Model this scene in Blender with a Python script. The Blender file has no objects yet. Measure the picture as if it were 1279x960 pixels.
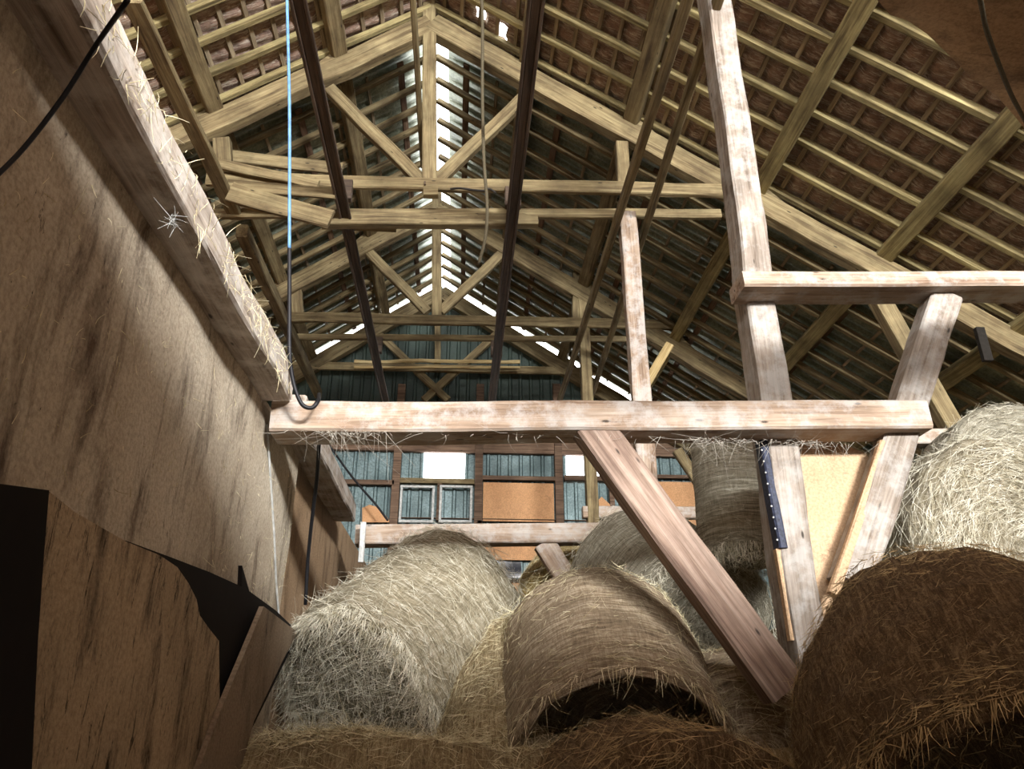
import bpy, bmesh, math, random
import numpy as np
from mathutils import Vector, Matrix, noise
random.seed(7)
SC = bpy.context.scene
COL = SC.collection
# ------------------------------------------------------------------ camera model (metres, eye at the origin, floor at -1.6)
F_PX = 961.0
PITCH = math.atan(425/961.0)
YAW = math.atan(70*math.cos(PITCH)/F_PX)
FW = Vector((math.sin(YAW)*math.cos(PITCH), math.cos(YAW)*math.cos(PITCH), math.sin(PITCH)))
RT = Vector((math.cos(YAW), -math.sin(YAW), 0))
UP = RT.cross(FW)
FLOOR = -1.6
def ray(x, y): return FW + RT*((x-640)/F_PX) - UP*((y-480)/F_PX)
def at(x, y, Y): d = ray(x, y); return d*(Y/d.y)
def atX(x, y, X): d = ray(x, y); return d*(X/d.x)
def atZ(x, y, Z): d = ray(x, y); return d*(Z/d.z)

# ------------------------------------------------------------------ materials
def lin(c):
    return tuple(((v/255)/12.92 if v/255 <= .04045 else ((v/255+.055)/1.055)**2.4) for v in c) + (1,)
class NT:
    def __init__(s, name, rough=.85):
        s.m = bpy.data.materials.new(name); s.m.use_nodes = True
        s.t = s.m.node_tree; s.b = s.t.nodes['Principled BSDF']
        s.b.inputs['Roughness'].default_value = rough
        s.b.inputs['Specular IOR Level'].default_value = .25
    def n(s, kind, **kw):
        o = s.t.nodes.new('ShaderNode'+kind)
        for k, v in kw.items():
            if k in o.inputs: o.inputs[k].default_value = v
            else: setattr(o, k, v)
        return o
    def l(s, a, b): s.t.links.new(a, b)
    def coord(s, out='Object', scale=(1,1,1), rand=True, rot=(0,0,0)):
        tc = s.n('TexCoord'); mp = s.n('Mapping'); mp.inputs['Scale'].default_value = scale
        mp.inputs['Rotation'].default_value = rot
        src = tc.outputs[out]
        if rand:
            oi = s.n('ObjectInfo'); ad = s.n('VectorMath', operation='ADD')
            ml = s.n('MATH' if False else 'Math', operation='MULTIPLY'); ml.inputs[1].default_value = 37.0
            s.l(oi.outputs['Random'], ml.inputs[0]); s.l(src, ad.inputs[0]); s.l(ml.outputs[0], ad.inputs[1]); src = ad.outputs[0]
        s.l(src, mp.inputs['Vector']); return mp.outputs[0]
    def noise(s, vec, scale, detail=4, rough=.6, dist=0):
        o = s.n('TexNoise'); o.inputs['Scale'].default_value = scale; o.inputs['Detail'].default_value = detail
        o.inputs['Roughness'].default_value = rough; o.inputs['Distortion'].default_value = dist
        s.l(vec, o.inputs['Vector']); return o.outputs['Fac']
    def ramp(s, fac, stops):
        o = s.n('ValToRGB'); e = o.color_ramp.elements
        while len(e) < len(stops): e.new(.5)
        for i, (p, c) in enumerate(stops):
            e[i].position = p; e[i].color = lin(c) if len(c) == 3 else c
        s.l(fac, o.inputs[0]); return o.outputs[0]
    def mix(s, fac, a, b, mode='MIX'):
        o = s.n('MixRGB', blend_type=mode)
        for sock, v in ((o.inputs[0], fac), (o.inputs[1], a), (o.inputs[2], b)):
            if isinstance(v, (int, float)): sock.default_value = v
            elif isinstance(v, tuple): sock.default_value = lin(v) if len(v) == 3 else v
            else: s.l(v, sock)
        return o.outputs[0]
    def bump(s, h, strength=.4, dist=.01):
        o = s.n('Bump', Strength=strength, Distance=dist); s.l(h, o.inputs['Height']); s.l(o.outputs[0], s.b.inputs['Normal'])
    def col(s, c):
        if isinstance(c, tuple): s.b.inputs['Base Color'].default_value = lin(c)
        else: s.l(c, s.b.inputs['Base Color'])
        return s.m
BW = lambda lo, hi: [(lo, (0,0,0,1)), (hi, (1,1,1,1))]

def wood(name, light, mid, dark, stain=.5, rough=.85, knots=True, dust=None, dustamt=.0):
    s = NT(name, rough)
    g = s.coord(scale=(.9, 16, 16)); fine = s.coord(scale=(2.5, 70, 70)); pl = s.coord()
    grain = s.noise(g, 1.3, 5, .62, .6)
    c = s.ramp(grain, [(.28, dark), (.46, mid), (.68, light)])
    f = s.noise(fine, 1.0, 3, .6)
    c = s.mix(.35, c, s.ramp(f, [(.3, tuple(int(v*.55) for v in mid)), (.6, (255,255,255))]), 'MULTIPLY')
    bl = s.noise(pl, 2.3, 5, .65)
    c = s.mix(s.ramp(bl, [(.42, (0,0,0,1)), (.72, (stain,)*3+(1,))]), c, tuple(int(v*.72) for v in dark))
    if knots:
        kv = s.coord(scale=(1.6, 5, 5)); vo = s.n('TexVoronoi', feature='F1'); vo.inputs['Scale'].default_value = 1.9
        s.l(kv, vo.inputs['Vector'])
        c = s.mix(s.ramp(vo.outputs['Distance'], [(.05, (.95,.95,.95,1)), (.1, (0,0,0,1))]), c, tuple(int(v*.38) for v in mid))
    if dust:
        d = s.noise(pl, 5.5, 6, .7)
        c = s.mix(s.ramp(d, [(.45, (0,0,0,1)), (.6, (dustamt,)*3+(1,))]), c, dust)
    oi = s.n('ObjectInfo'); mr = s.n('MapRange'); mr.inputs['To Min'].default_value = .84; mr.inputs['To Max'].default_value = 1.12
    s.l(oi.outputs['Random'], mr.inputs['Value']); vm = s.n('VectorMath', operation='SCALE'); s.l(c, vm.inputs[0]); s.l(mr.outputs[0], vm.inputs['Scale'])
    h = s.mix(.5, grain, f); s.bump(h, .55, .012)
    return s.col(vm.outputs[0])

M = {}
M['pink'] = wood('weathered_pine', (196,180,164), (172,150,130), (118,94,76), .4, dust=(190,187,184), dustamt=.6)
M['grey'] = wood('grey_pine', (178,168,158), (150,138,126), (96,82,70), .5, dust=(180,179,176), dustamt=.5)
M['brace'] = wood('brown_pine', (174,154,140), (144,122,108), (100,80,70), .45)
M['tan'] = wood('roof_timber', (158,144,108), (128,112,82), (80,66,48), .6)
M['rafter'] = wood('rafter_timber', (182,170,122), (148,134,94), (88,76,54), .6, knots=False)
M['lath'] = wood('lath_timber', (186,172,146), (152,136,112), (90,76,62), .4, knots=False)
M['gold'] = wood('yellow_lath', (212,194,148), (184,160,112), (122,98,64), .3, knots=False)
M['brown'] = wood('brown_stud', (142,118,98), (112,90,74), (70,54,44), .4)
M['dark'] = wood('dark_rail', (106,90,76), (82,68,58), (50,42,36), .3, rough=.6, knots=False)
M['pale'] = wood('chalky_plate', (200,190,180), (172,160,148), (112,98,86), .4, dust=(212,208,202), dustamt=.6)

def plaster(name, base, light, dark, amt=.8, streak=(1,1,1)):
    s = NT(name, .9); w = s.coord(rand=False); st = s.coord(rand=False, scale=(1,2.2,.55)); sp = s.coord(rand=False, scale=(1,9,2.0))
    a = s.noise(w, 1.1, 5, .6); c = s.ramp(a, [(.3, base), (.7, light)])
    b = s.noise(st, 2.6, 8, .72, .3); c = s.mix(s.ramp(b, [(.5, (0,0,0,1)), (.68, (amt,)*3+(1,))]), c, dark)
    e = s.noise(sp, 2.4, 8, .8, .8); c = s.mix(s.ramp(e, [(.6 if amt < .95 else .55, (0,0,0,1)), (.66 if amt < .95 else .63, (amt,)*3+(1,))]), c, tuple(int(v*.6) for v in dark))
    k2 = s.noise(s.coord(rand=False, scale=(1,20,9)), 3.0, 4, .7); c = s.mix(s.ramp(k2, [(.66, (0,0,0,1)), (.72, (amt,)*3+(1,))]), c, tuple(int(v*.5) for v in dark))
    fl = s.noise(w, 60, 3, .7); c = s.mix(.4, c, s.ramp(fl, [(.35, (140,130,118)), (.6, (255,255,255))]), 'MULTIPLY')
    s.bump(s.mix(.5, b, fl), .5, .015); return s.col(c)
M['wall'] = plaster('stained_wall_board', (168,154,134), (200,190,172), (78,62,48), .9)
M['wallfar'] = plaster('far_wall_board', (150,124,96), (176,150,120), (84,64,48), .7)
M['panel'] = plaster('crusted_lower_board', (160,142,116), (190,170,142), (50,38,28), .97)
M['plank'] = plaster('leaning_board', (128,112,94), (150,134,114), (76,60,48), .7)
M['ceilboard'] = plaster('sagging_sheet', (158,128,98), (184,154,120), (80,60,44), .7)
M['peach'] = plaster('chipboard', (192,160,126), (208,180,148), (140,106,80), .5)
M['peachfar'] = plaster('chipboard_gable', (206,156,112), (222,174,130), (160,112,80), .3)
def plain(name, c, rough=.6, metal=0.0, var=.25, sc=20):
    s = NT(name, rough); s.b.inputs['Metallic'].default_value = metal
    w = s.coord(); a = s.noise(w, sc, 4, .6)
    return s.col(s.ramp(a, [(.3, tuple(int(v*(1-var)) for v in c)), (.7, c)]))
M['blueedge'] = plain('blue_black_paint', (56,62,84), .6, var=.5, sc=60)
M['strap'] = plain('iron_strap', (56,52,48), .55, .6)
M['ropeb'] = plain('blue_cord', (104,150,196), .5)
M['roped'] = plain('black_cord', (28,28,32), .5)
M['ropeg'] = plain('old_rope', (92,84,66), .9, sc=90)
M['plastic'] = plain('black_foil', (26,30,42), .22, sc=6)
M['white'] = plain('white_paint', (214,216,214), .6)
M['black'] = plain('gap_shade_and_board', (20,14,10), .95)  # painted shade of the torn gap, and the dark board's own near black
M['web'] = plain('dusty_web', (196,190,178), .9)
def siding(name, c, c2, rough, metal):
    s = NT(name, rough); s.b.inputs['Metallic'].default_value = metal; s.b.inputs['Specular IOR Level'].default_value = .5
    w = s.coord(rand=False); a = s.noise(w, 26, 6, .75); b = s.noise(w, 1.7, 3, .5)
    cc = s.mix(s.ramp(b, BW(.35, .65)), s.ramp(a, [(.38, c), (.62, c2)]), s.ramp(a, [(.38, tuple(int(v*.8) for v in c)), (.62, c)]))
    s.bump(a, .15, .003); return s.col(cc)
M['metalroof'] = siding('corrugated_roof_steel', (122,130,112), (178,182,160), .36, .35)
M['greens'] = siding('dark_green_siding', (44,58,52), (62,78,70), .55, .1)  # darker green than the siding below
M['galv'] = siding('galvanised_siding', (84,104,106), (138,158,160), .5, .3)
def tiles():
    s = NT('clay_tile_underside', .8); w = s.coord(rand=False); a = s.noise(w, 7, 6, .7); b = s.noise(s.coord(rand=False, scale=(1.6,13,1.6)), 3.4, 6, .8, .8)
    c = s.ramp(a, [(.3, (104,86,78)), (.55, (158,132,118)), (.75, (190,168,150))])
    c = s.mix(s.ramp(b, [(.50, (0,0,0,1)), (.60, (.9,.9,.9,1))]), c, (216,208,194))
    s.bump(s.mix(.5, a, b), .9, .03); return s.col(c)
M['tile'] = tiles()
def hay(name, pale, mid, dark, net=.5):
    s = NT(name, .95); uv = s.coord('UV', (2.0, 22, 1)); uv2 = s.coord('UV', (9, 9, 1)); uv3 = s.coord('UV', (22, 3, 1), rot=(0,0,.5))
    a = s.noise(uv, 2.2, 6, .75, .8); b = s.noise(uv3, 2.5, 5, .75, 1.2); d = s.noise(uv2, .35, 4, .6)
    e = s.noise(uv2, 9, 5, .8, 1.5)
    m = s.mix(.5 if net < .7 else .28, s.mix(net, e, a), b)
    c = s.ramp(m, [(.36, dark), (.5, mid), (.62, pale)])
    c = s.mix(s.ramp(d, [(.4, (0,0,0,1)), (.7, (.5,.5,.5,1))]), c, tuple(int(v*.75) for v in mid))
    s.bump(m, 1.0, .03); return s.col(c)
M['hay'] = hay('net_wrapped_hay', (212,206,190), (152,142,118), (62,52,38), .85)
M['hayloose'] = hay('loose_hay_mat', (214,200,166), (156,138,104), (60,48,32), .2)
M['haybrown'] = hay('brown_shaded_hay', (178,154,116), (112,90,64), (36,28,20), .12)  # hay's own brown, with some foreground shade put into the colour
M['haymid'] = hay('tan_net_hay', (204,190,166), (148,130,106), (64,50,36), .85)
M['hayyellow'] = hay('yellow_hay', (220,204,150), (176,154,102), (90,72,42), .4)
M['burlap'] = hay('woven_net', (200,196,182), (150,144,126), (70,66,54), .9)
def strawm(name, c, c2):
    s = NT(name, .7); oi = s.coord(rand=False); n = s.noise(oi, 14, 3, .6)
    return s.col(s.ramp(n, [(.35, c), (.65, c2)]))
M['straw'] = strawm('straw', (160,146,108), (236,226,192))
M['strawb'] = strawm('brown_shaded_straw', (128,108,76), (200,176,132))  # straw for the brown bales, coloured partly for their shade
M['strawg'] = strawm('grey_straw', (160,152,126), (238,234,218))

# ------------------------------------------------------------------ object helpers
def tag(o, label=None, cat=None, group=None, kind=None):
    if label: o['label'] = label
    if cat: o['category'] = cat
    if group: o['group'] = group
    if kind: o['kind'] = kind
    return o
def empty(name, loc, label=None, cat=None, group=None):
    o = bpy.data.objects.new(name, None); COL.objects.link(o); o.location = loc; o.empty_display_size = .1
    return tag(o, label, cat, group)
def link(name, me, mats, parent=None, mw=None):
    if not isinstance(mats, (list, tuple)): mats = [mats]
    for m in mats: me.materials.append(m)
    o = bpy.data.objects.new(name, me); COL.objects.link(o)
    mw = mw or Matrix.Identity(4)
    if parent:
        o.parent = parent
        o.matrix_basis = world_inv(parent) @ mw
    else: o.matrix_basis = mw
    return o
def world_of(o):
    m = o.matrix_basis.copy()
    return world_of(o.parent) @ m if o.parent else m
def world_inv(o): return world_of(o).inverted()
def frame(a, b, up):
    x = (b-a).normalized(); z = (up - x*up.dot(x)).normalized(); y = z.cross(x)
    m = Matrix((x, y, z)).transposed().to_4x4(); m.translation = (a+b)/2; return m
def smooth(me, v=True): me.polygons.foreach_set('use_smooth', [v]*len(me.polygons))
def beam(name, a, b, w, h, mat, parent=None, up=Vector((0,0,1)), rough=.004, bev=.012, seg=.3, bow=0, taper=0, rnd=False, cuts=(0,0)):
    """a squared timber from a to b: w across, h along 'up'"""
    a, b = Vector(a), Vector(b); L = (b-a).length; n = max(2, int(L/seg)); sd = random.random()*100
    if rnd: ring = [(math.cos(t)*w/2, math.sin(t)*h/2) for t in [i*math.pi/5 for i in range(10)]]
    else:
        e = min(bev, w*.2, h*.2); W, H = w/2, h/2
        ring = [(W-e,-H),(W,-H+e),(W,H-e),(W-e,H),(-W+e,H),(-W,H-e),(-W,-H+e),(-W+e,-H)]
    vs, fs = [], []; R = len(ring)
    for i in range(n+1):
        t = i/n; x = (t-.5)*L; k = 1-taper*t
        ox = noise.noise(Vector((x*1.3, sd, 0)))*rough*2.2; oz = noise.noise(Vector((x*1.3, sd, 9)))*rough*2.2 + bow*math.sin(math.pi*t)
        for j, (y, z) in enumerate(ring):
            q = 1 + noise.noise(Vector((x*4, j*1.7, sd)))*rough*6/max(w, .03)*.3
            sh = (cuts[0] if i == 0 else cuts[1] if i == n else 0)*z/h
            vs.append((x+sh, y*k*q+ox, z*k*q+oz))
    for i in range(n):
        for j in range(R):
            fs.append((i*R+j, i*R+(j+1)%R, (i+1)*R+(j+1)%R, (i+1)*R+j))
    fs.append(tuple(range(R))[::-1]); fs.append(tuple(n*R+j for j in range(R)))
    me = bpy.data.meshes.new(name); me.from_pydata(vs, [], fs); me.update()
    if rnd: smooth(me)
    return link(name, me, mat, parent, frame(a, b, up))
def box(name, lo, hi, mat, parent=None, bev=.006):
    lo, hi = Vector(lo), Vector(hi); c = (lo+hi)/2; d = hi-lo
    bm = bmesh.new(); bmesh.ops.create_cube(bm, size=1); bmesh.ops.scale(bm, vec=d, verts=bm.verts)
    if bev: bmesh.ops.bevel(bm, geom=bm.edges[:], offset=min(bev, min(d)*.3), segments=1, affect='EDGES')
    me = bpy.data.meshes.new(name); bm.to_mesh(me); bm.free()
    return link(name, me, mat, parent, Matrix.Translation(c))
def slab(name, pts, nrm, th, mat, parent=None, sub=0, amp=0.0):
    """a board cut to an outline (pts in world), th thick along nrm"""
    pts = [Vector(p) for p in pts]; c = sum(pts, Vector())/len(pts); nrm = Vector(nrm).normalized()*th
    n = len(pts); vs = [p-c for p in pts]+[p-c+nrm for p in pts]
    fs = [tuple(range(n)), tuple(range(n, 2*n))[::-1]] + [(i, i+n, (i+1) % n+n, (i+1) % n) for i in range(n)]
    me = bpy.data.meshes.new(name); me.from_pydata(vs, [], fs); me.update()
    bm = bmesh.new(); bm.from_mesh(me); bmesh.ops.recalc_face_normals(bm, faces=bm.faces)
    if sub:
        bmesh.ops.triangulate(bm, faces=bm.faces[:])
        for _ in range(sub): bmesh.ops.subdivide_edges(bm, edges=bm.edges[:], cuts=1, use_grid_fill=True)
        for v in bm.verts: v.co += Vector((noise.noise(v.co*2), noise.noise(v.co*2+Vector((5,5,5))), noise.noise(v.co*2+Vector((9,1,3)))))*amp
    bm.to_mesh(me); bm.free()
    return link(name, me, mat, parent, Matrix.Translation(c))
def tube(name, pts, r, mat, parent=None, sides=8):
    P = [Vector(p) for p in pts]; P = [P[0]*2-P[1]]+P+[P[-1]*2-P[-2]]; path = []
    for i in range(1, len(P)-2):
        for k in range(6):
            t = k/6; a, b, c, d = P[i-1:i+3]
            path.append(.5*((2*b)+(c-a)*t+(2*a-5*b+4*c-d)*t*t+(3*b-a-3*c+d)*t**3))
    path.append(P[-2]); o0 = path[0].copy(); vs, fs = [], []
    for i, p in enumerate(path):
        d = (path[min(i+1, len(path)-1)]-path[max(i-1, 0)]).normalized(); u = d.cross(Vector((.3, .9, .1))).normalized(); v = d.cross(u)
        for k in range(sides):
            t = k/sides*2*math.pi; vs.append(tuple(p-o0+(u*math.cos(t)+v*math.sin(t))*r))
    n = len(path)
    for i in range(n-1):
        for k in range(sides): fs.append((i*sides+k, i*sides+(k+1) % sides, (i+1)*sides+(k+1) % sides, (i+1)*sides+k))
    fs.append(tuple(range(sides))); fs.append(tuple((n-1)*sides+k for k in range(sides)))
    me = bpy.data.meshes.new(name); me.from_pydata(vs, [], fs); me.update(); smooth(me)
    return link(name, me, mat, parent, Matrix.Translation(o0))
class Strands:
    def __init__(s): s.v = []; s.f = []
    def add(s, p, d, L, w, droop=.0, curl=.2):
        d = Vector(d).normalized(); side = d.cross(Vector((random.gauss(0,1), random.gauss(0,1), random.gauss(0,1)))).normalized()
        oth = d.cross(side); p = Vector(p); k = 3; b = len(s.v); cv = Vector((random.gauss(0,1), random.gauss(0,1), random.gauss(0,1)))*curl
        for i in range(k+1):
            t = i/k; ww = w*(1-.6*t)*.5
            q = p + d*(L*t) + cv*(L*t*t) + Vector((0,0,-droop*L*t*t))
            s.v += [tuple(q+side*ww), tuple(q-side*ww*.5+oth*ww*.87), tuple(q-side*ww*.5-oth*ww*.87)]
        for i in range(k):
            for j in range(3):
                a = b+i*3+j; c = b+i*3+(j+1) % 3; s.f.append((a, c, c+3, a+3))
    def build(s, name, mat, parent=None, loc=None):
        me = bpy.data.meshes.new(name); me.from_pydata(s.v, [], s.f); me.update(); o = link(name, me, mat, parent)
        o['kind'] = 'stuff'
        return o

# ------------------------------------------------------------------ roof geometry
RX = -.55; SR, SL = .655, .715
def rz(X, off=0): return 8.35 + off - (SR*(X-RX) if X > RX else SL*(RX-X))
def RP(X, Y, off=0): return Vector((X, Y, rz(X, off)))
nR = Vector((SR, 0, 1)).normalized(); nL = Vector((-SL, 0, 1)).normalized()
XR, XL = 8.2, -6.2
YB, YT, YG = -9.0, 7.62, 14.0       # back of barn, tile/steel change, gable

# purlins: longitudinal squared timbers over the trusses
pur = [(.68, 'R', 'topmost'), (1.94, 'R', 'second'), (3.40, 'R', 'third'), (4.75, 'R', 'fourth'), (6.1, 'R', 'fifth'), (-1.66, 'L', 'topmost'), (-3.02, 'L', 'second'), (-4.6, 'L', 'third')]
for X, sd, nth in pur:
    side = 'right' if sd == 'R' else 'left'
    a, b = RP(X, -1.0, .02), RP(X, YG-.1, .02)
    o = beam('purlin', a, b, .19, .16, M['rafter'] if X > 2 else M['tan'], up=(nR if sd == 'R' else nL), seg=.5, rough=.006)
    tag(o, f'{nth} long purlin down from the ridge under the {side} roof slope', 'purlin', 'purlins under the roof slopes')
# common rafters
ys = [-.6 + .408*i for i in range(36)]
for sd in ('R', 'L'):
    for i, y in enumerate(ys):
        if y > YG-.1: continue
        X1 = (XR if sd == 'R' else XL); far = y > 7.5
        a, b = RP(RX+(.03 if sd == 'R' else -.03), y, .13), RP(X1, y, .13)
        o = beam('rafter', a, b, .08, .08, M['tan'] if far else M['rafter'], up=(nR if sd == 'R' else nL), seg=.6, rough=.006)
        if far: tag(o, 'thin common rafter under the ribbed steel sheets at the far end, %s slope' % ('right' if sd == 'R' else 'left'), 'rafter', 'far common rafters, %s slope' % ('right' if sd == 'R' else 'left'))
        else: tag(o, 'common rafter carrying the laths and clay tiles of the near %s slope' % ('right' if sd == 'R' else 'left'), 'rafter', 'near common rafters, %s slope' % ('right' if sd == 'R' else 'left'))
# laths
for sd in ('R', 'L'):
    X = RX + (.16 if sd == 'R' else -.16)
    while (X < XR-.1 if sd == 'R' else X > XL+.1):
        n = nR if sd == 'R' else nL
        o = beam('lath', RP(X, -.9, .185), RP(X, YT+.1, .185), .05, .025, M['lath'], up=n, seg=.8, rough=.005, bev=.003)
        tag(o, 'thin tile lath running lengthwise under the clay tiles of the %s slope' % ('right' if sd == 'R' else 'left'), 'lath', 'tile laths on the %s slope' % ('right' if sd == 'R' else 'left'))
        X += .225 if sd == 'R' else -.225
    X = RX + (.45 if sd == 'R' else -.45); k = 0
    while (X < XR-.1 if sd == 'R' else X > XL+.1):
        o = beam('roof_batten', RP(X, YT+.25, .19), RP(X, YG-.05, .19), .09 if k % 3 == 0 else .04, .03, M['brown' if k % 3 == 0 else 'lath'], up=n, seg=.8, rough=.005, bev=.003)
        tag(o, ('wide brown board' if k % 3 == 0 else 'thin dark batten')+' lying lengthwise under the ribbed steel of the %s slope' % ('right' if sd == 'R' else 'left'), 'batten', ('wide' if k % 3 == 0 else 'thin')+' battens under the steel, %s slope' % ('right' if sd == 'R' else 'left'))
        X += .42 if sd == 'R' else -.42; k += 1

def roof_sheet(name, x0, x1, y0, y1, off, nx, dy, prof, mat, holes=()):
    """heightfield roof cover in x (down slope) and y, prof(s, y) lifts it along the normal"""
    ny = max(1, int(round((y1-y0)/dy))); vs, fs = [], []
    n = nR if x1 > RX+.5 else nL
    for i in range(nx+1):
        X = x0+(x1-x0)*i/nx
        for j in range(ny+1):
            y = y0+(y1-y0)*j/ny
            vs.append(tuple(RP(X, y, off)+n*prof(abs(X-RX), y)))
    for i in range(nx):
        for j in range(ny):
            a = i*(ny+1)+j
            cx = x0+(x1-x0)*(i+.5)/nx; cy = y0+(y1-y0)*(j+.5)/ny
            if any(h[0] < cx < h[1] and h[2] < cy < h[3] for h in holes): continue
            fs.append((a, a+ny+1, a+ny+2, a+1))
    me = bpy.data.meshes.new(name); me.from_pydata(vs, [], fs); me.update()
    o = link(name, me, mat); smooth(me)
    md = o.modifiers.new('thick', 'SOLIDIFY'); md.thickness = .012; md.offset = 1 if n.x < 0 else -1
    return tag(o, kind='structure')
def tprof(s, y):
    c = (s/.225) % 1.0
    return .035*c + (.02 + .006*math.sin(int(s/.225)*2.3))*math.sin(y*2*math.pi/.21 + .5*math.sin(int(s/.225)*5.1)) + .012*noise.noise(Vector((s*6, y*6, 0)))
HO = [(.0, .1, 6.9, 7.05), (.30, .42, 7.0, 7.2), (-.2, -.02, 6.55, 6.62), (.25, .5, 6.5, 6.55)]
roof_sheet('ceiling_tiles_right', RX, XR, -1.2, YT, .235, 39*4, .035, tprof, M['tile'], HO)
roof_sheet('ceiling_tiles_left', RX, XL, -1.2, YT, .235, 25*4, .035, tprof, M['tile'])
roof_sheet('ceiling_back_right', RX, XR, YB, -1.2, .25, 4, .5, lambda s, y: 0, M['tile'])
roof_sheet('ceiling_back_left', RX, XL, YB, -1.2, .25, 4, .5, lambda s, y: 0, M['tile'])
def mprof(s, y):
    c = (y/.2) % 1.0
    return (.0 if c < .5 else (.03*(c-.5)/.1 if c < .6 else .03 if c < .85 else .03*(1-c)/.15))*min(1, max(0, (s-.2)/.7))
roof_sheet('ceiling_steel_right', RX+.20, XR, YT-.25, YG+.05, .27, 10, .02, mprof, M['metalroof'])
roof_sheet('ceiling_steel_left', RX-.06, XL, YT-.25, YG+.05, .27, 10, .02, mprof, M['metalroof'])

# ------------------------------------------------------------------ trusses
def truss(Y, label, king, tie, princ, braces, extra=()):
    t = empty('roof_truss', (-.5, Y, 5.5), label, 'roof truss')
    def seg(nm, p, q, w, h, mat, dy=0.0, **k):
        a, b = at(p[0], p[1], Y), at(q[0], q[1], Y); a.y += dy; b.y += dy
        return beam(nm, a, b, w, h, mat, t, **k)
    p, q, w = king; seg('king_post', p, q, .16, w, M['tan'], up=Vector((1,0,0)))
    for (p, q, h, dy) in tie: seg('tie_beam', p, q, .07, h, M['tan'], dy, rough=.005)
    for X in princ:
        beam('principal_rafter', RP(RX, Y, -.19), RP(X, Y, -.19), .16, .29, M['tan'], t, up=(nR if X > 0 else nL), rough=.008)
        for k in range(2):
            xx = (1.94, 3.4)[k] if X > 0 else (-1.66, -3.02)[k]
            c = RP(xx+(.14 if X > 0 else -.14), Y, -.0)
            nn = nR if X > 0 else nL
            slab('cleat', [c+Vector((s*.16, -.05, 0))*1 - nn*.0 + Vector((0,0,-s*.16*(SR if X > 0 else -SL))) for s in (-.9, 1)]+[c+Vector((-.09 if X > 0 else .09, -.05, .16))], (0,1,0), .1, M['tan'], t)
    for (p, q, w) in braces: seg('brace', p, q, .11, w, M['tan'], rough=.006)
    for (nm, p, q, w, h, dy, mt) in extra: seg(nm, p, q, w, h, M[mt], dy)
    return t
t1 = truss(7.2, 'nearest roof truss with king post, braces and doubled tie across the barn', ((537,-20), (537,236), .17),
  [((262,231), (905,245), .165, -.10), ((262,258), (905,259), .12, .13)], (8.0, -5.6),
  [((412,112), (528,228), .15), ((655,122), (545,228), .15)],
  [('strut', (776,180), (780,240), .12, .15, 0, 'tan'), ('strut', (276,172), (280,238), .12, .2, .05, 'tan'), ('dowel', (532,238), (532,242), .02, .02, -.16, 'dark'),
   ('hanger_block', (530,251), (548,251), .1, .12, -.16, 'tan')])
t2 = truss(11.0, 'second roof truss, behind the nearest one, with smaller looking braces', ((546,232), (546,398), .16),
  [((362,399), (862,409), .17, -.08), ((362,416), (862,420), .10, .12)], (8.0, -5.6),
  [((450,303), (535,390), .16), ((637,308), (551,390), .16)],
  [('strut', (722,340), (722,408), .12, .18, 0, 'tan'), ('strut', (368,350), (372,400), .12, .2, .05, 'tan')])
t3 = truss(13.85, 'brown truss against the far gable with crossed braces', ((547,372), (547,455), .12),
  [((355,457), (770,466), .16, -.05)], (7.6, -5.6),
  [((474,418), (560,500), .14), ((620,418), (530,500), .14)])

# hand forged strap on the nearest tie beam
tube('iron_hook', [at(563,236,7.03), at(575,235,7.0), at(590,237,7.0), at(604,238,7.0), at(612,236,7.0), at(620,241,7.02)], .013, M['strap'])
tag(bpy.data.objects['iron_hook'], 'black iron hook pinned flat on the face of the nearest truss tie', 'hook')

# rails under the ties
def rail(x, y0, y1, z, w, h, mat, label, x1=None, cat='rail', name='hanging_rail'):
    o = beam(name, (x, y0, z), (x if x1 is None else x1, y1, z), w, h, mat, seg=.5, rough=.003); return tag(o, label, cat)
for x, lab in ((-1.40, 'left dark brown rail hung under the truss ties'), (.48, 'right dark brown rail hung under the truss ties')):
    t = empty('hanging_rail', (x, 7, 5.28), lab, 'rail')
    beam('rail_bar', (x, 2.6, 5.28), (x, 13.2, 5.28), .09, .10, M['dark'], t, rough=.002)
    beam('rail_lip', (x-.055, 2.6, 5.23), (x-.055, 13.2, 5.23), .03, .03, M['dark'], t, rough=.001)
    beam('rail_lip', (x+.055, 2.6, 5.23), (x+.055, 13.2, 5.23), .03, .03, M['dark'], t, rough=.001)
    for yy in (7.08, 10.9): box('bracket', (x-.09, yy-.06, 5.30), (x+.09, yy+.03, 5.56), M['dark'], t)
rail(1.66, 2.8, 12.9, 5.2, .07, .13, M['tan'], 'long narrow plank slung lengthwise under the ties, left of the pair', cat='plank', name='slung_plank')
rail(1.90, 3.0, 12.6, 5.33, .07, .11, M['tan'], 'long narrow plank slung lengthwise under the ties, right of the pair', x1=2.25, cat='plank', name='slung_plank')
rail(-.62, 5.2, 8.0, 6.6, .06, .09, M['tan'], 'slim board running lengthwise left of the king post', x1=-.62, cat='plank', name='slung_plank')
o = beam('slung_plank', atZ(165,0,5.25), atZ(296,272,5.25), .16, .06, M['tan']); tag(o, 'yellowish plank with a split end hanging over the left wall', 'plank')
o = beam('long_plate', at(303,288,7.4), at(398,492,13.4), .13, .16, M['tan']); tag(o, 'long timber plate behind the left wall running to the gable', 'timber')
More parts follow.
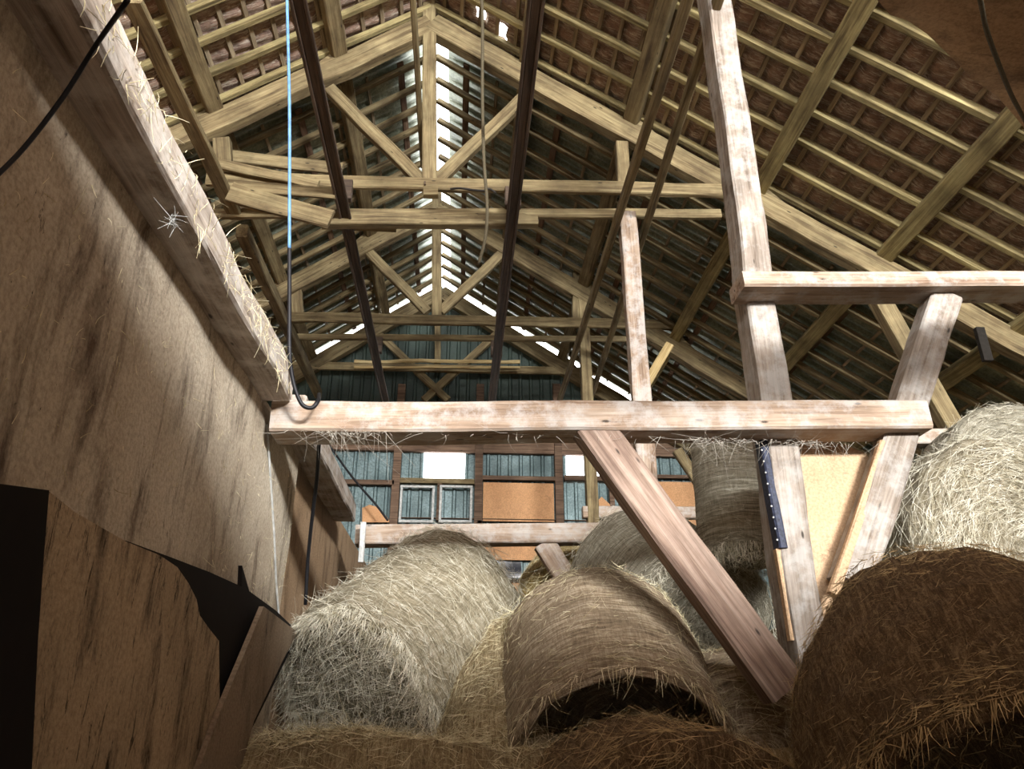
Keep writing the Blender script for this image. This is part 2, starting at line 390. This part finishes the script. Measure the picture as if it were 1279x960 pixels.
# stack of odd planks lying on the left end of the nearest tie
pk = [((262,192), (428,212), .17, 7.35, 'grey timber with a splintered pale top edge, topmost on the tie'), ((268,203), (398,232), .12, 7.0, 'slim plank with a broken end leaning down to the right on the tie'),
      ((285,232), (420,243), .14, 6.9, 'plank lying flat against the left end of the tie face'), ((288,240), (414,274), .24, 6.75, 'wide wedge shaped board leaning across the left end of the tie'),
      ((300,262), (420,272), .12, 7.5, 'thin timber end behind the wide wedge shaped board')]
for p, q, h, Y, lab in pk:
    o = beam('loose_plank', at(*p, Y), at(*q, Y), .06, h, M['tan'], rough=.008, taper=.1); tag(o, lab, 'plank', 'planks piled on the left end of the nearest tie')
for p, q, h, Y, dp, lab in [((402,276), (672,276), .15, 7.35, .12, 'split reddish beam lying just below the nearest tie'), ((425,282), (495,284), .07, 7.5, .1, 'short grey slat under the split beam'),
      ((443,451), (650,451), .07, 13.4, .04, 'upper of two pale slats in front of the far gable'), ((443,458), (650,459), .05, 13.5, .04, 'lower of two pale slats in front of the far gable')]:
    o = beam('loose_beam', at(*p, Y), at(*q, Y), dp, h, M['gold'] if Y > 13 else M['tan'], rough=.01); tag(o, lab, 'beam')

# prop posts and arcade
def timber(name, p, q, Y0, Y1, w, h, mat, label, cat='post', up=Vector((1,0,0)), **k):
    o = beam(name, at(*p, Y0), at(*q, Y1), w, h, mat, up=up, **k); return tag(o, label, cat)
timber('prop_post', (783,268), (812,640), 7.25, 7.25, .16, .19, M['pink'], 'tall prop post under the nearest truss, behind the long main beam', rough=.008)
tag(beam('prop_post', at(727,348,11), (1.93,11,FLOOR+.02), .16, .17, M['tan'], up=Vector((1,0,0))), 'thin prop post under the second truss in front of the gable windows', 'post')
timber('short_brace', (837,430), (806,482), 9.5, 9.5, .08, .12, M['gold'], 'short pale brace slanting down to the right of the tall prop post', 'brace')
o = beam('cross_beam', at(728,640,11), at(900,641,11), .15, .17, M['pink']); tag(o, 'short pale beam beyond the diagonal brace, right of the gable window', 'beam')

# ------------------------------------------------------------------ near frame
def chips(name, a, b, w, h, mat, label, cat, up=Vector((0,0,1)), **k):
    o = beam(name, a, b, w, h, mat, up=up, bev=.014, seg=.12, **k); return tag(o, label, cat)
YN = 4.15
chips('main_beam', at(338,519,YN)+Vector((0,.13,0)), at(1163,516,YN)+Vector((0,.13,0)), .26, .185, M['pink'], 'long pale squared beam crossing the whole view with both ends visible', 'beam', rough=.004)
chips('upper_rail', at(929,347,YN)+Vector((0,.13,0)), at(1420,346,YN)+Vector((0,.13,0)), .26, .115, M['pink'], 'pale rail jutting right from the tall near post', 'beam', rough=.004)
chips('near_post', at(889,-25,YN+.32), at(1008,838,YN+.32), .24, .20, M['grey'], 'tall thick near post with worn edges running up out of view', 'post', up=Vector((1,0,0)), rough=.009)
st = empty('post_edge_strip', at(958,610,YN+.24), 'blue black painted strip with nail heads on the near post below the main beam', 'strip')
beam('strip_board', at(951,548,YN+.24), at(974,686,YN+.24), .10, .05, M['blueedge'], st, up=Vector((1,0,0)), rough=.006)
for k in range(9):
    c = at(952+2.4*k, 562+14*k, YN+.18); bm = bmesh.new(); bmesh.ops.create_uvsphere(bm, u_segments=8, v_segments=5, radius=.006)
    me = bpy.data.meshes.new('nail_head'); bm.to_mesh(me); bm.free(); link('nail_head', me, M['white'], st, Matrix.Translation(c))
timber('split_batten', (972,686), (990,800), YN+.24, YN+.24, .06, .035, M['peach'], 'broken pale batten on the left edge of the near post, under the painted strip', 'batten', rough=.008)
o = chips('diagonal_brace', at(738,522,YN+.01)+Vector((0,.09,0)), at(988,862,YN+.01)+Vector((0,.09,0)), .17, .225, M['brace'], 'brown diagonal brace from the main beam down to the near post foot', 'brace', rough=.004)
chips('leaning_post', at(1176,372,YN+.18), at(1062,730,YN+.18), .17, .20, M['grey'], 'short leaning post from the upper rail down past the main beam end', 'post', up=Vector((1,0,0)), rough=.006)
timber('post_batten', (1103,552), (1040,742), YN+.12, YN+.12, .05, .06, M['peach'], 'thin pale batten along the left side of the leaning post', 'batten', rough=.006)
timber('inclined_strut', (1096,370), (1196,545), 7.2, 7.2, .16, .2, M['tan'], 'slanting strut behind the leaning post, foot on a short beam', 'strut')
o = beam('short_beam', at(1135,547,7.2), at(1216,547,7.2), .16, .16, M['pink']); tag(o, 'short beam end under the slanting strut by the topmost bale', 'beam')
box_s = box('truss_strap', at(1228,428,7.0)-Vector((.05,.03,.22)), at(1228,428,7.0)+Vector((.05,.03,.18)), M['strap']); tag(box_s, 'dark iron strap holding purlin and truss rafter at right', 'strap')
o = slab('chipboard', [at(*q, 4.45) for q in ((984,553), (1010,549), (1040,551), (1058,556), (1082,566), (1088,575), (1080,640), (1072,700), (1056,740), (1035,790), (1010,830), (1000,830), (996,690))], (0,1,0), .03, M['peach'])
tag(o, 'peach chipboard sheet with a chewed edge between near post and leaning post', 'panel')
# truss 1 row: low beam between the rows
o = beam('cross_beam', at(444,667,7.2)+Vector((0,.1,0)), at(812,663,7.2)+Vector((0,.1,0)), .2, .185, M['pink']); tag(o, 'pale cross beam behind the left bale, lower and further than the main beam', 'beam')
timber('short_brace', (680,678), (722,745), 7.3, 7.3, .13, .20, M['pink'], 'short diagonal brace under the further cross beam', 'brace')
timber('white_strip', (454,652), (451,702), 7.05, 7.05, .03, .05, M['white'], 'narrow white strip hanging at the left end of the further cross beam', 'strip')

# ------------------------------------------------------------------ left wall
def wallmesh(name, X, pts, th, mat, kind='structure', amp=.0, **k):
    o = slab(name, [(X, y, z) for y, z in pts], (-1,0,0), th, mat, sub=k.get('sub', 0), amp=amp); o['kind'] = kind; return o
wallmesh('wall_left', -1.15, [(-2, FLOOR), (5.25, FLOOR), (5.25, 1.74), (-2, 1.62)], .1, M['wall'], amp=.02, sub=4)
wallmesh('wall_left_far', -1.22, [(5.25, FLOOR), (YG, FLOOR), (YG, 1.95), (5.25, 1.86)], .1, M['wallfar'])
o = beam('top_plate', (-1.085, -.5, 1.66), (-1.085, 4.12, 1.77), .20, .17, M['pale'], rough=.007, seg=.1); tag(o, 'chalky long top plate on the left wall running into the main beam', 'timber')
o = beam('top_plate', (-1.08, 4.45, 1.78), (-1.08, 7.1, 1.80), .20, .17, M['grey'], rough=.007, seg=.1); tag(o, 'greyish top plate continuing beyond the main beam on the left wall', 'timber')
o = beam('wall_seam', atX(334,530,-1.14), atX(351,790,-1.14), .01, .014, M['white'], rough=.006); tag(o, 'pale split seam running down the left wall below the main beam', 'seam')
# lower boards
lp = [(60,613), (100,650), (160,676), (215,698), (250,711), (300,735), (345,762), (374,790), (352,830), (330,880), (300,960), (270,1040), (20,1040), (40,800)]
def wpt(x, y, X=-1.06): return atX(x, y, X)
o = slab('lower_wall_board', [wpt(*q) for q in ((158,676), (200,693), (222,708), (236,728), (246,748), (250,768), (262,785), (274,800), (275,880), (268,1000), (30,1000), (48,740), (60,612), (95,640))], (-1,0,0), .03, M['panel'])
tag(o, 'dung crusted board on the lower left wall with a torn right edge', 'board')
o = slab('gap_shade_sheet', [wpt(*q, X=-1.085) for q in ((158,675), (215,696), (262,714), (302,732), (303,706), (312,738), (345,762), (374,790), (330,880), (270,1000), (200,1000), (200,800))], (-1,0,0), .02, M['black'])  # black sheet added to paint the shade inside the gap
tag(o, 'black sheet put in for the shade in the gap between the lower boards', 'sheet')
o = slab('leaning_board', [wpt(*q, X=-1.03) for q in ((330,757), (372,789), (352,828), (318,900), (290,1000), (235,1000), (275,890), (300,830))], (-1,0,0), .025, M['plank'])
tag(o, 'smooth brown board leaning on the lower left wall beside the left bale', 'board')
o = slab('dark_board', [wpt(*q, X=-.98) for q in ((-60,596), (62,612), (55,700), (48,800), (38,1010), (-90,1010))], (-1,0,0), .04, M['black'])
tag(o, 'nearly black board at the left edge of the lower wall', 'board')

# sagging sheet over the camera, right
vs = []; Z0 = 2.6
edge = [(1060,-60), (1090,-8), (1112,18), (1135,30), (1160,48), (1190,72), (1215,95), (1245,120), (1262,140), (1290,172), (1380,260)]
top = [atZ(*q, Z0) for q in edge]
me = bpy.data.meshes.new('sag'); vs, fs = [], []; K = 12
for i, p in enumerate(top):
    for k in range(K+1):
        t = k/K; q = Vector((p.x+t*.2, p.y-1.7*t, Z0 - .10*math.sin(math.pi*t) + .05*noise.noise(Vector((p.x*3, t*4, 1)))))
        vs.append(tuple(q))
for i in range(len(top)-1):
    for k in range(K):
        a = i*(K+1)+k; fs.append((a, a+1, a+K+2, a+K+1))
me.from_pydata(vs, [], fs); me.update(); smooth(me)
o = link('loft_sheet', me, M['ceilboard']); md = o.modifiers.new('t', 'SOLIDIFY'); md.thickness = .03; md.offset = 1
tag(o, 'brown sagging sheet overhead in the upper right corner', 'sheet')

# ------------------------------------------------------------------ cords
def cord(pts, r, mat, lab, name='cord', cat='cord'):
    return tag(tube(name, pts, r, mat), lab, cat)
zt = empty('hanging_cable', at(360,100,3.7), 'straight cord dropping to the main beam, blue above and black below, with a loop', 'cable')
tube('cable_upper', [at(359,-60,3.7), at(359,0,3.72), at(362,130,3.78), at(362,260,3.85), at(362,310,3.88)], .010, M['ropeb'], zt)
tube('cable_lower', [at(362,300,3.88), at(362,360,3.9), at(362,432,3.92), at(364,460,3.95), at(369,485,3.98), at(378,505,4.0), at(390,509,4.02), at(398,500,4.05), at(399,492,4.3)], .012, M['roped'], zt)
cord([at(399,555,4.6), at(396,600,4.8), at(390,650,5.0), at(385,700,5.2), at(382,755,5.3)], .012, M['roped'], 'black cable hanging down the left wall below the main beam')
cord([at(600,-30,5.8), at(603,20,5.8), at(603,120,5.9), at(605,200,6.0), at(609,260,6.2), at(606,300,6.4), at(598,330,6.6)], .017, M['ropeg'], 'old grey rope hanging in front of the nearest truss', 'rope', 'rope')
cord([atX(-20,235,-1.1), atX(30,185,-1.05), atX(80,120,-.98), atX(118,60,-.9), atX(160,0,-.75)], .006, M['roped'], 'thin black cable slanting over the dark upper left wall')
cord([atZ(1215,-40,2.3), atZ(1225,0,2.3), atZ(1232,35,2.35), atZ(1246,75,2.38), atZ(1262,115,2.42), atZ(1275,140,2.45), atZ(1295,175,2.5)], .009, M['ropeg'], 'pale twine hanging below the sagging sheet', 'twine', 'twine')
cord([at(412,556,13.4), at(440,595,13.4), at(470,630,13.4), at(485,650,13.4)], .02, M['roped'], 'black cable slanting across the left gable window')

# ------------------------------------------------------------------ far gable
def gp(x, y, Y=YG): return at(x, y, Y)
def gable_sheet(name, x0, x1, zlo, topf, openings, mat='galv'):
    vs, fs = [], []; xs = []; x = x0
    while x < x1:
        xs += [(x, 0), (x+.13, 0), (x+.15, .035), (x+.19, .035)]; x += .21
    zs_all = sorted(set([zlo]+[z for o in openings for z in o[2:]]))
    for i in range(len(xs)-1):
        (xa, da), (xb, db) = xs[i], xs[i+1]; xm = (xa+xb)/2
        cuts = [zlo]; hole = [(o[2], o[3]) for o in openings if o[0] < xm < o[1]]; segs = []
        z = zlo
        for a, b in sorted(hole): segs.append((z, a)); z = b
        segs.append((z, None))
        for a, b in segs:
            k = len(vs); ta = topf(xa) if b is None else b; tb = topf(xb) if b is None else b
            vs += [(xa, YG+.12-da, a), (xb, YG+.12-db, a), (xb, YG+.12-db, tb), (xa, YG+.12-da, ta)]; fs.append((k, k+1, k+2, k+3))
    me = bpy.data.meshes.new(name); me.from_pydata(vs, [], fs); me.update()
    o = link(name, me, M[mat]); md = o.modifiers.new('t', 'SOLIDIFY'); md.thickness = .004
    return tag(o, kind='structure')
w1 = (-.74, .05, 4.24, 4.92); w2 = (2.02, 2.74, 4.28, 4.97)
gable_sheet('wall_far', XL, XR, FLOOR, lambda x: min(5.25, rz(x, .12)), [w1, w2])
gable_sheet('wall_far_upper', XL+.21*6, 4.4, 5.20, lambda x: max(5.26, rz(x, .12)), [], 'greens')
g = empty('gable_frame', (0, YG, 3), 'brown timber studs and rails of the far gable wall', 'wall frame')
def gb(nm, x0, y0, x1, y1, mat, dep=.1, Y=YG-.02, lab=None):
    ym = (y0+y1)/2 if abs(y1-y0) > abs(x1-x0) else None
    a, b = at(x0, y0, Y), at(x1, y1, Y)
    if ym: a.x = at(x0, ym, Y).x; b.x = at(x1, ym, Y).x
    lo = Vector((min(a.x,b.x), Y-dep/2, min(a.z,b.z))); hi = Vector((max(a.x,b.x), Y+dep/2, max(a.z,b.z)))
    o = box(nm, lo, hi, M[mat], g if lab is None else None)
    if lab: tag(o, lab, 'panel')
    return o
for x in (494, 598, 699): gb('stud', x-5, 480, x+5, 760, 'brown', .1)
gb('stud', 808, 480, 816, 700, 'brown'); gb('stud', 546, 604, 552, 650, 'brown', .08)
gb('stud', 762, 600, 768, 650, 'brown', .08)
gb('rail', 330, 597, 493, 606, 'brown'); gb('rail', 500, 597, 593, 605, 'tan'); gb('rail', 603, 594, 694, 601, 'brown'); gb('rail', 705, 594, 808, 602, 'brown'); gb('rail', 816, 593, 960, 600, 'brown')
gb('rail', 495, 646, 810, 652, 'brown'); gb('rail', 330, 560, 960, 553, 'brown', .1, YG+.02)
gb('stud', 410, 600, 416, 700, 'brown')
for x0, x1 in ((501,542), (550,590)):
    f = empty('gable_window', gp((x0+x1)/2, 628), 'white framed shuttered gable opening, %s of the pair left of the chipboard' % ('left' if x0 < 520 else 'right'), 'window frame')
    a, b = at(x0, 606, YG-.06), at(x1, 650, YG-.06); t = .045
    box('frame_top', (a.x, YG-.1, a.z-t), (b.x, YG-.04, a.z), M['white'], f); box('frame_side', (a.x, YG-.1, b.z), (a.x+t, YG-.04, a.z-t), M['white'], f)
    box('frame_side', (b.x-t, YG-.1, b.z), (b.x, YG-.04, a.z-t), M['white'], f); box('frame_bottom', (a.x, YG-.1, b.z-t), (b.x, YG-.04, b.z), M['white'], f)
gb('chipboard', 604, 602, 693, 652, 'peachfar', .02, YG-.03, 'orange chipboard sheet between the two bright gable openings')
gb('chipboard', 604, 655, 693, 700, 'peachfar', .02, YG-.03, 'lower orange chipboard strip under the further cross beam')
gb('chipboard', 817, 601, 905, 660, 'peachfar', .02, YG-.03, 'orange chipboard sheet at the right of the gable near the burlap')
gb('chipboard', 600, 722, 650, 742, 'peachfar', .02, YG-.03, 'low chipboard strip under the black foil')
o = slab('chipboard', [gp(*q, YG-.05) for q in ((453,652), (453,634), (462,630), (475,634), (487,650), (488,652))], (0,1,0), .02, M['peachfar']); tag(o, 'broken orange chipboard corner at the left gable opening', 'panel')
o = slab('chipboard', [gp(*q, YG-.05) for q in ((745,648), (746,626), (752,620), (765,632), (768,648))], (0,1,0), .02, M['peachfar']); tag(o, 'small torn chipboard piece right of the thin prop post', 'panel')
o = slab('black_foil', [gp(*q, YG-.35) for q in ((585,702), (600,699), (652,701), (652,722), (610,722), (585,720))], (0,1,0), .03, M['plastic'], sub=3, amp=.03); tag(o, 'shiny black plastic foil across the bottom of the gable', 'foil')
gb('rail', 560, 722, 660, 728, 'brown')
gb('stud', 596, 650, 602, 700, 'brown')
timber('arched_brace', (846,562), (898,640), 11.2, 11.2, .1, .16, M['tan'], 'slanting timber in front of the right gable chipboard', 'brace')

# shell: sides, back, floor
def shell(name, lo, hi, mat):
    o = box(name, lo, hi, mat, bev=0); o['kind'] = 'structure'; return o
shell('floor', (-9, -9.5, FLOOR-.2), (9, 15, FLOOR), M['ceilboard'])
shell('wall_right', (XR, YB, FLOOR), (XR+.1, YG+.1, rz(XR, .25)), M['wallfar'])
shell('wall_left_outer', (XL-.1, YB, FLOOR), (XL, YG+.1, rz(XL, .25)), M['wallfar'])
shell('wall_back', (XL, YB-.1, FLOOR), (XR, YB, 2.9), M['wallfar'])
shell('wall_near', (-3.5, -.35, FLOOR), (6.5, -.25, 1.95), M['wallfar']) if False else None

# ------------------------------------------------------------------ hay
def bale(label, c, ax, r, L, mat, smat, n, seed, up=Vector((0,0,1)), hollow=False, droop=.6, sag=.03, group=None, name='round_bale', hang=0, slen=.16, amp=.03, ends=1.0, cat='hay bale'):
    random.seed(seed)
    c = Vector(c); ax = Vector(ax).normalized(); mw = frame(c-ax, c+ax, up)
    NT_, NS = 96, 40; sd = seed*3.7
    prof = []                       # (s, radius) along the axis, front cap to back cap
    rc = .10
    if hollow:
        for k in range(9): prof.append((-L/2+.34, (r-.16)*k/8))
        prof += [(-L/2+.2, r-.13), (-L/2+.06, r-.09), (-L/2+.01, r-.06)]
    else:
        for k in range(9): prof.append((-L/2 - .03*(1-k/9)**2, (r-rc)*k/9))
    for k in range(6):
        a = k/6*math.pi/2
        if hollow: prof.append((-L/2+.03*(k/6), r-.05+.05*k/6))
        else: prof.append((-L/2+rc*(1-math.cos(a)), r-rc*(1-math.sin(a))))
    for k in range(24): prof.append((-L/2+rc+(L-2*rc)*k/23 if k else -L/2+rc*.8, r*(1+.02*math.sin(math.pi*k/23))))
    for k in range(1, 7): a = k/6*math.pi/2; prof.append((L/2-rc*(1-math.sin(a)), r-rc*(1-math.cos(a))))
    for k in range(8, -1, -1): prof.append((L/2+.02*(1-k/9), (r-rc)*k/9))
    R3 = mw.to_3x3(); down = R3.inverted() @ Vector((0,0,-1))
    def surf(th, s, rr):
        d = Vector((0, math.cos(th), math.sin(th))); p = Vector((s, 0, 0)) + d*rr
        nz = noise.fractal(Vector((p.x*2.2+sd, p.y*2.2, p.z*2.2)), 1, 2, 4)*amp + noise.noise(Vector((p.x*14, p.y*14, p.z*14+sd)))*amp*.22
        if rr > .05: p += d*nz
        p.x += noise.noise(Vector((p.y*5, p.z*5, sd+s)))*amp*.6
        if d.dot(down) > 0: p -= d*d.dot(down)**2*sag
        return p
    vs, fs, uvs = [], [], []
    arc = 0; arcs = []; prev = prof[0]
    for q in prof: arc += math.hypot(q[0]-prev[0], q[1]-prev[1]); arcs.append(arc); prev = q
    for i, (s, rr) in enumerate(prof):
        for j in range(NT_): vs.append(tuple(surf(j/NT_*2*math.pi, s, max(rr, .004))))
    for i in range(len(prof)-1):
        for j in range(NT_):
            fs.append((i*NT_+j, (i+1)*NT_+j, (i+1)*NT_+(j+1) % NT_, i*NT_+(j+1) % NT_)); u0, u1 = j/NT_*6.28*r, (j+1)/NT_*6.28*r
            uvs += [(u0, arcs[i]), (u0, arcs[i+1]), (u1, arcs[i+1]), (u1, arcs[i])]
    me = bpy.data.meshes.new(name); me.from_pydata(vs, [], fs); me.update(); smooth(me)
    ul = me.uv_layers.new(name='UVMap')
    ul.data.foreach_set('uv', [v for uv in uvs for v in uv])
    o = link(name, me, mat, None, mw); tag(o, label, cat, group)
    S = Strands()
    for k in range(n):
        th = random.random()*2*math.pi; s = random.uniform(-L/2, L/2); d = Vector((0, math.cos(th), math.sin(th))); tg = Vector((0, -math.sin(th), math.cos(th)))
        p = surf(th, s, r*1.0); dr = tg*random.choice((-1,1))*random.uniform(.5,1) + Vector((1,0,0))*random.gauss(0,.35) + d*random.uniform(.0,.16)
        S.add(p, dr, random.uniform(.3,1)*slen, random.uniform(.0022,.0045), .0, .25)
    for k in range(int(n*.55*ends)):
        e = random.choice((-1,-1,-1,1)); rr = r*math.sqrt(random.random())*.97; th = random.random()*2*math.pi; d = Vector((0, math.cos(th), math.sin(th))); tg = Vector((0, -math.sin(th), math.cos(th)))
        p = Vector((e*(L/2+.01), 0, 0)) + d*rr
        if hollow and e < 0:
            if random.random() < .75 or rr > r-.16: continue
            p.x += .33
        dr = tg*random.choice((-1,1)) + d*random.gauss(0,.5) + Vector((e*random.uniform(.05,.5),0,0))
        q0 = len(S.v); S.add(p, dr + down*droop*.6, random.uniform(.4,1)*slen*1.1, random.uniform(.0022,.0045), 0, .3)
    for k in range(hang):
        th = random.random()*2*math.pi; d = Vector((0, math.cos(th), math.sin(th)))
        if d.dot(down) > .35: continue
        e = -1 if random.random() < .8 else 1
        p = surf(th, e*(L/2-random.uniform(-.01,.1)), r*.99)
        S.add(p, down*1.1 + Vector((e*.8,0,0)) + d*random.uniform(-.1,.5) + Vector((random.gauss(0,.3), random.gauss(0,.3), random.gauss(0,.3))), random.uniform(.4,1.2)*slen*1.3, random.uniform(.0025,.005), .0, .3)
    st = S.build('loose_straw', smat); st.parent = o
    return o

bale('left round bale sagging on the straw bed against the left wall', (-.34, 5.76, .54), (.50, .66, .56), .60, 1.3, M['hay'], M['strawg'], 6000, 3, hang=2200, droop=1.2, slen=.15, amp=.04, ends=1.3)
bale('middle round bale tilted back with a dark hollow front end', (.90, 4.95, .12), (.03, .80, .60), .63, 1.2, M['haymid'], M['straw'], 2600, 5, hollow=True, hang=420, slen=.10, amp=.022)
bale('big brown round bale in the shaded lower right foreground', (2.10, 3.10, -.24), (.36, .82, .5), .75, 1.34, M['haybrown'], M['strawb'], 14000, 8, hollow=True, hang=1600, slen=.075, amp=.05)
bale('grey green round bale end with swirling hay behind the leaning post', (3.55, 5.3, 1.03), (-.12, 1, .05), .78, 1.2, M['hay'], M['strawg'], 3500, 11, slen=.2, amp=.04, ends=2.2)
bale('topmost pale round bale at the right edge', (5.25, 7.0, 2.08), (.2, 1, .0), .72, 1.2, M['burlap'], M['strawg'], 2500, 12, slen=.12)
bale('low net wrapped round bale behind the diagonal brace', (1.72, 6.55, .95), (-.25, .85, .55), .66, 1.2, M['burlap'], M['strawg'], 3500, 14, slen=.09, amp=.02, hang=900)
bale('upright net wrapped bale with a frayed lower edge left of the near post', (2.16, 5.72, 1.66), (.04, .05, 1), .34, 1.1, M['burlap'], M['strawg'], 1200, 15, up=Vector((0,1,0)), slen=.07, amp=.012, hang=1500)
bale('yellow round bale under the short brace in the background', (1.25, 8.4, 1.15), (.1, 1, .35), .62, 1.2, M['hayyellow'], M['straw'], 2500, 17, slen=.12)
bale('small lit straw bale wedged between the left and middle bales', (.34, 5.12, -.16), (.06, .80, .60), .46, 1.7, M['hayloose'], M['straw'], 8000, 19, slen=.14, amp=.05)
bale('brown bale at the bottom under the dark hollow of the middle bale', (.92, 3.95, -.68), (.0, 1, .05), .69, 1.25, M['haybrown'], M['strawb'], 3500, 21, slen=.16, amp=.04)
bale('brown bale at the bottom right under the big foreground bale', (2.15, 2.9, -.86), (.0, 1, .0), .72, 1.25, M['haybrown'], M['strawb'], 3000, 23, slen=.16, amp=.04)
bale('grey bale low behind the foot of the near post', (1.75, 5.1, -.15), (.2, 1, .2), .55, 1.1, M['haymid'], M['straw'], 2000, 25, slen=.12)
# hay bed
random.seed(4)
def bedz(x, y):
    z = -.12 + .05*math.sin(x*3+1)*math.sin(y*2.1)
    z += .62*min(1, max(0, (y-6.6)/1.0)) + .35*min(1, max(0, (x-2.6)/.6))*min(1, max(0, (y-4.4)/.5))
    z += .1*max(0, 1-abs(x+.5)/.8)*max(0, 1-abs(y-4.5)/1.0)
    if y < 4.3: z -= (4.3-y)*1.2
    return z + .05*noise.fractal(Vector((x*2, y*2, 0)), 1, 2, 4) + .02*noise.noise(Vector((x*12, y*12, 4)))
vs, fs, uvs = [], [], []; x0, x1, y0, y1 = -1.14, 7.9, 3.2, 13.6; nx, ny = 160, 180
for i in range(nx+1):
    for j in range(ny+1):
        x = x0+(x1-x0)*i/nx; y = y0+(y1-y0)*j/ny; vs.append((x, y, max(bedz(x, y), FLOOR+.01)))
for i in range(nx):
    for j in range(ny):
        a = i*(ny+1)+j; fs.append((a, a+ny+1, a+ny+2, a+1)); uvs += [vs[a][:2], vs[a+ny+1][:2], vs[a+ny+2][:2], vs[a+1][:2]]
me = bpy.data.meshes.new('hay_bed'); me.from_pydata(vs, [], fs); me.update(); smooth(me); ul = me.uv_layers.new(name='UVMap'); ul.data.foreach_set('uv', [v for uv in uvs for v in uv])
hb = tag(link('hay_bed', me, M['hayloose']), 'loose hay and straw spread under the round bales', 'hay', kind='stuff')
S = Strands()
for k in range(9000):
    x = random.uniform(-1.1, 1.2); y = random.uniform(3.9, 6.2); S.add((x, y, bedz(x, y)), (random.gauss(0,1), random.gauss(0,1), random.uniform(-.05,.5)), random.uniform(.05,.2), random.uniform(.0025,.005), .3, .3)
st = S.build('loose_straw', M['straw']); st.parent = hb

# straw bits stuck on the left wall and plates, cobweb threads
S = Strands()
for k in range(700):
    y = random.uniform(1.0, 5.2)**1.0; z = random.uniform(-.3, 1.5); S.add((-1.145, y, z), (random.uniform(.02,.4), random.gauss(0,.5), random.gauss(0,1)), random.uniform(.012,.045), random.uniform(.002,.0035), .2, .5)
for k in range(260):
    y = random.uniform(1.4, 4.0); S.add((-.975, y, 1.66+.024*y+random.uniform(-.08,.08)), (random.uniform(.05,.4), random.gauss(0,.6), random.gauss(0,1)), random.uniform(.02,.08), .003, .2, .4)
tag(S.build('wall_straw', M['straw']), 'bits of straw stuck to the left wall and its top plate', 'straw', kind='stuff')
S = Strands()
for k in range(260):
    x = random.choice((random.uniform(-1.0, 2.6), random.gauss(-.7,.15), random.gauss(1.45,.1), random.gauss(1.95,.15))); S.add((x, 4.16, 1.52+random.uniform(-.01,.02)), (random.gauss(0,.8), random.uniform(-.3,.2), -random.uniform(.1,1)), random.uniform(.03,.13), .002, .2, .9)
tag(S.build('cobweb_threads', M['web']), 'dusty cobweb threads hanging from the underside of the main beam', 'cobweb', kind='stuff')
S = Strands()
for k in range(40):
    p = atX(216,275,-1.0)+Vector((random.gauss(0,.006), random.gauss(0,.008), random.gauss(0,.008))); S.add(p, (random.gauss(0,1), random.gauss(0,1), random.gauss(0,1)), random.uniform(.006,.02), .003, .3, 1.5)
tag(S.build('plastic_tuft', M['white']), 'small tuft of white plastic shreds caught below the top plate', 'plastic', kind='stuff')

# ------------------------------------------------------------------ light
def area(name, loc, target, sx, sy, power, col):
    d = bpy.data.lights.new(name, 'AREA'); d.shape = 'RECTANGLE'; d.size = sx; d.size_y = sy; d.energy = power; d.color = col
    o = bpy.data.objects.new(name, d); COL.objects.link(o); o.location = loc
    o.rotation_euler = (Vector(target)-Vector(loc)).to_track_quat('-Z', 'Y').to_euler(); return o
area('rear_opening_daylight', (4.4, -6.6, 4.45), (.4, 5, 1.8), 2.2, .75, 2000, (1, .99, .965))
area('camera_side_fill', (1.0, -.45, .2), (.8, 6, .9), 2.6, 1.8, 7.0, (1, .88, .74))  # added warm fill just behind the camera, no real doorway
area('rear_gable_fill', (.5, -8.7, 5.6), (.5, 6, 4.0), 5, 2.2, 620, (1, .98, .94))  # added broad soft fill for the roof and bales
# unseen barrier added behind the camera, its top shaped to cast the shadow
o = slab('shadow_barrier', [(x, -.5, z) for x, z in ((-1.3, FLOOR), (7.6, FLOOR), (7.6, 2.25), (3.2, 2.25), (2.6, 2.3), (1.85, 2.33), (1.6, 2.45), (1.25, 2.54), (.8, 2.45), (.3, 2.34), (-1.3, 2.45))], (0,-1,0), .1, M['wallfar']); o['kind'] = 'structure'

w = bpy.data.worlds.new('sky'); SC.world = w; w.use_nodes = True
bg = w.node_tree.nodes['Background']; bg.inputs[0].default_value = (.97, .985, 1, 1); bg.inputs[1].default_value = 6.0

cam = bpy.data.cameras.new('camera'); cam.sensor_width = 36; cam.lens = F_PX/1279*36; cam.clip_start = .02
co = bpy.data.objects.new('camera', cam); COL.objects.link(co)
co.matrix_world = Matrix((RT, UP, -FW)).transposed().to_4x4()
SC.camera = co
SC.view_settings.view_transform = 'Standard'; SC.view_settings.look = 'None'; SC.view_settings.gamma = 1; SC.view_settings.use_curve_mapping = False
SC.view_settings.exposure = 0.72
SC.cycles.max_bounces = 8; SC.cycles.diffuse_bounces = 5
SC.cycles.use_denoising = True
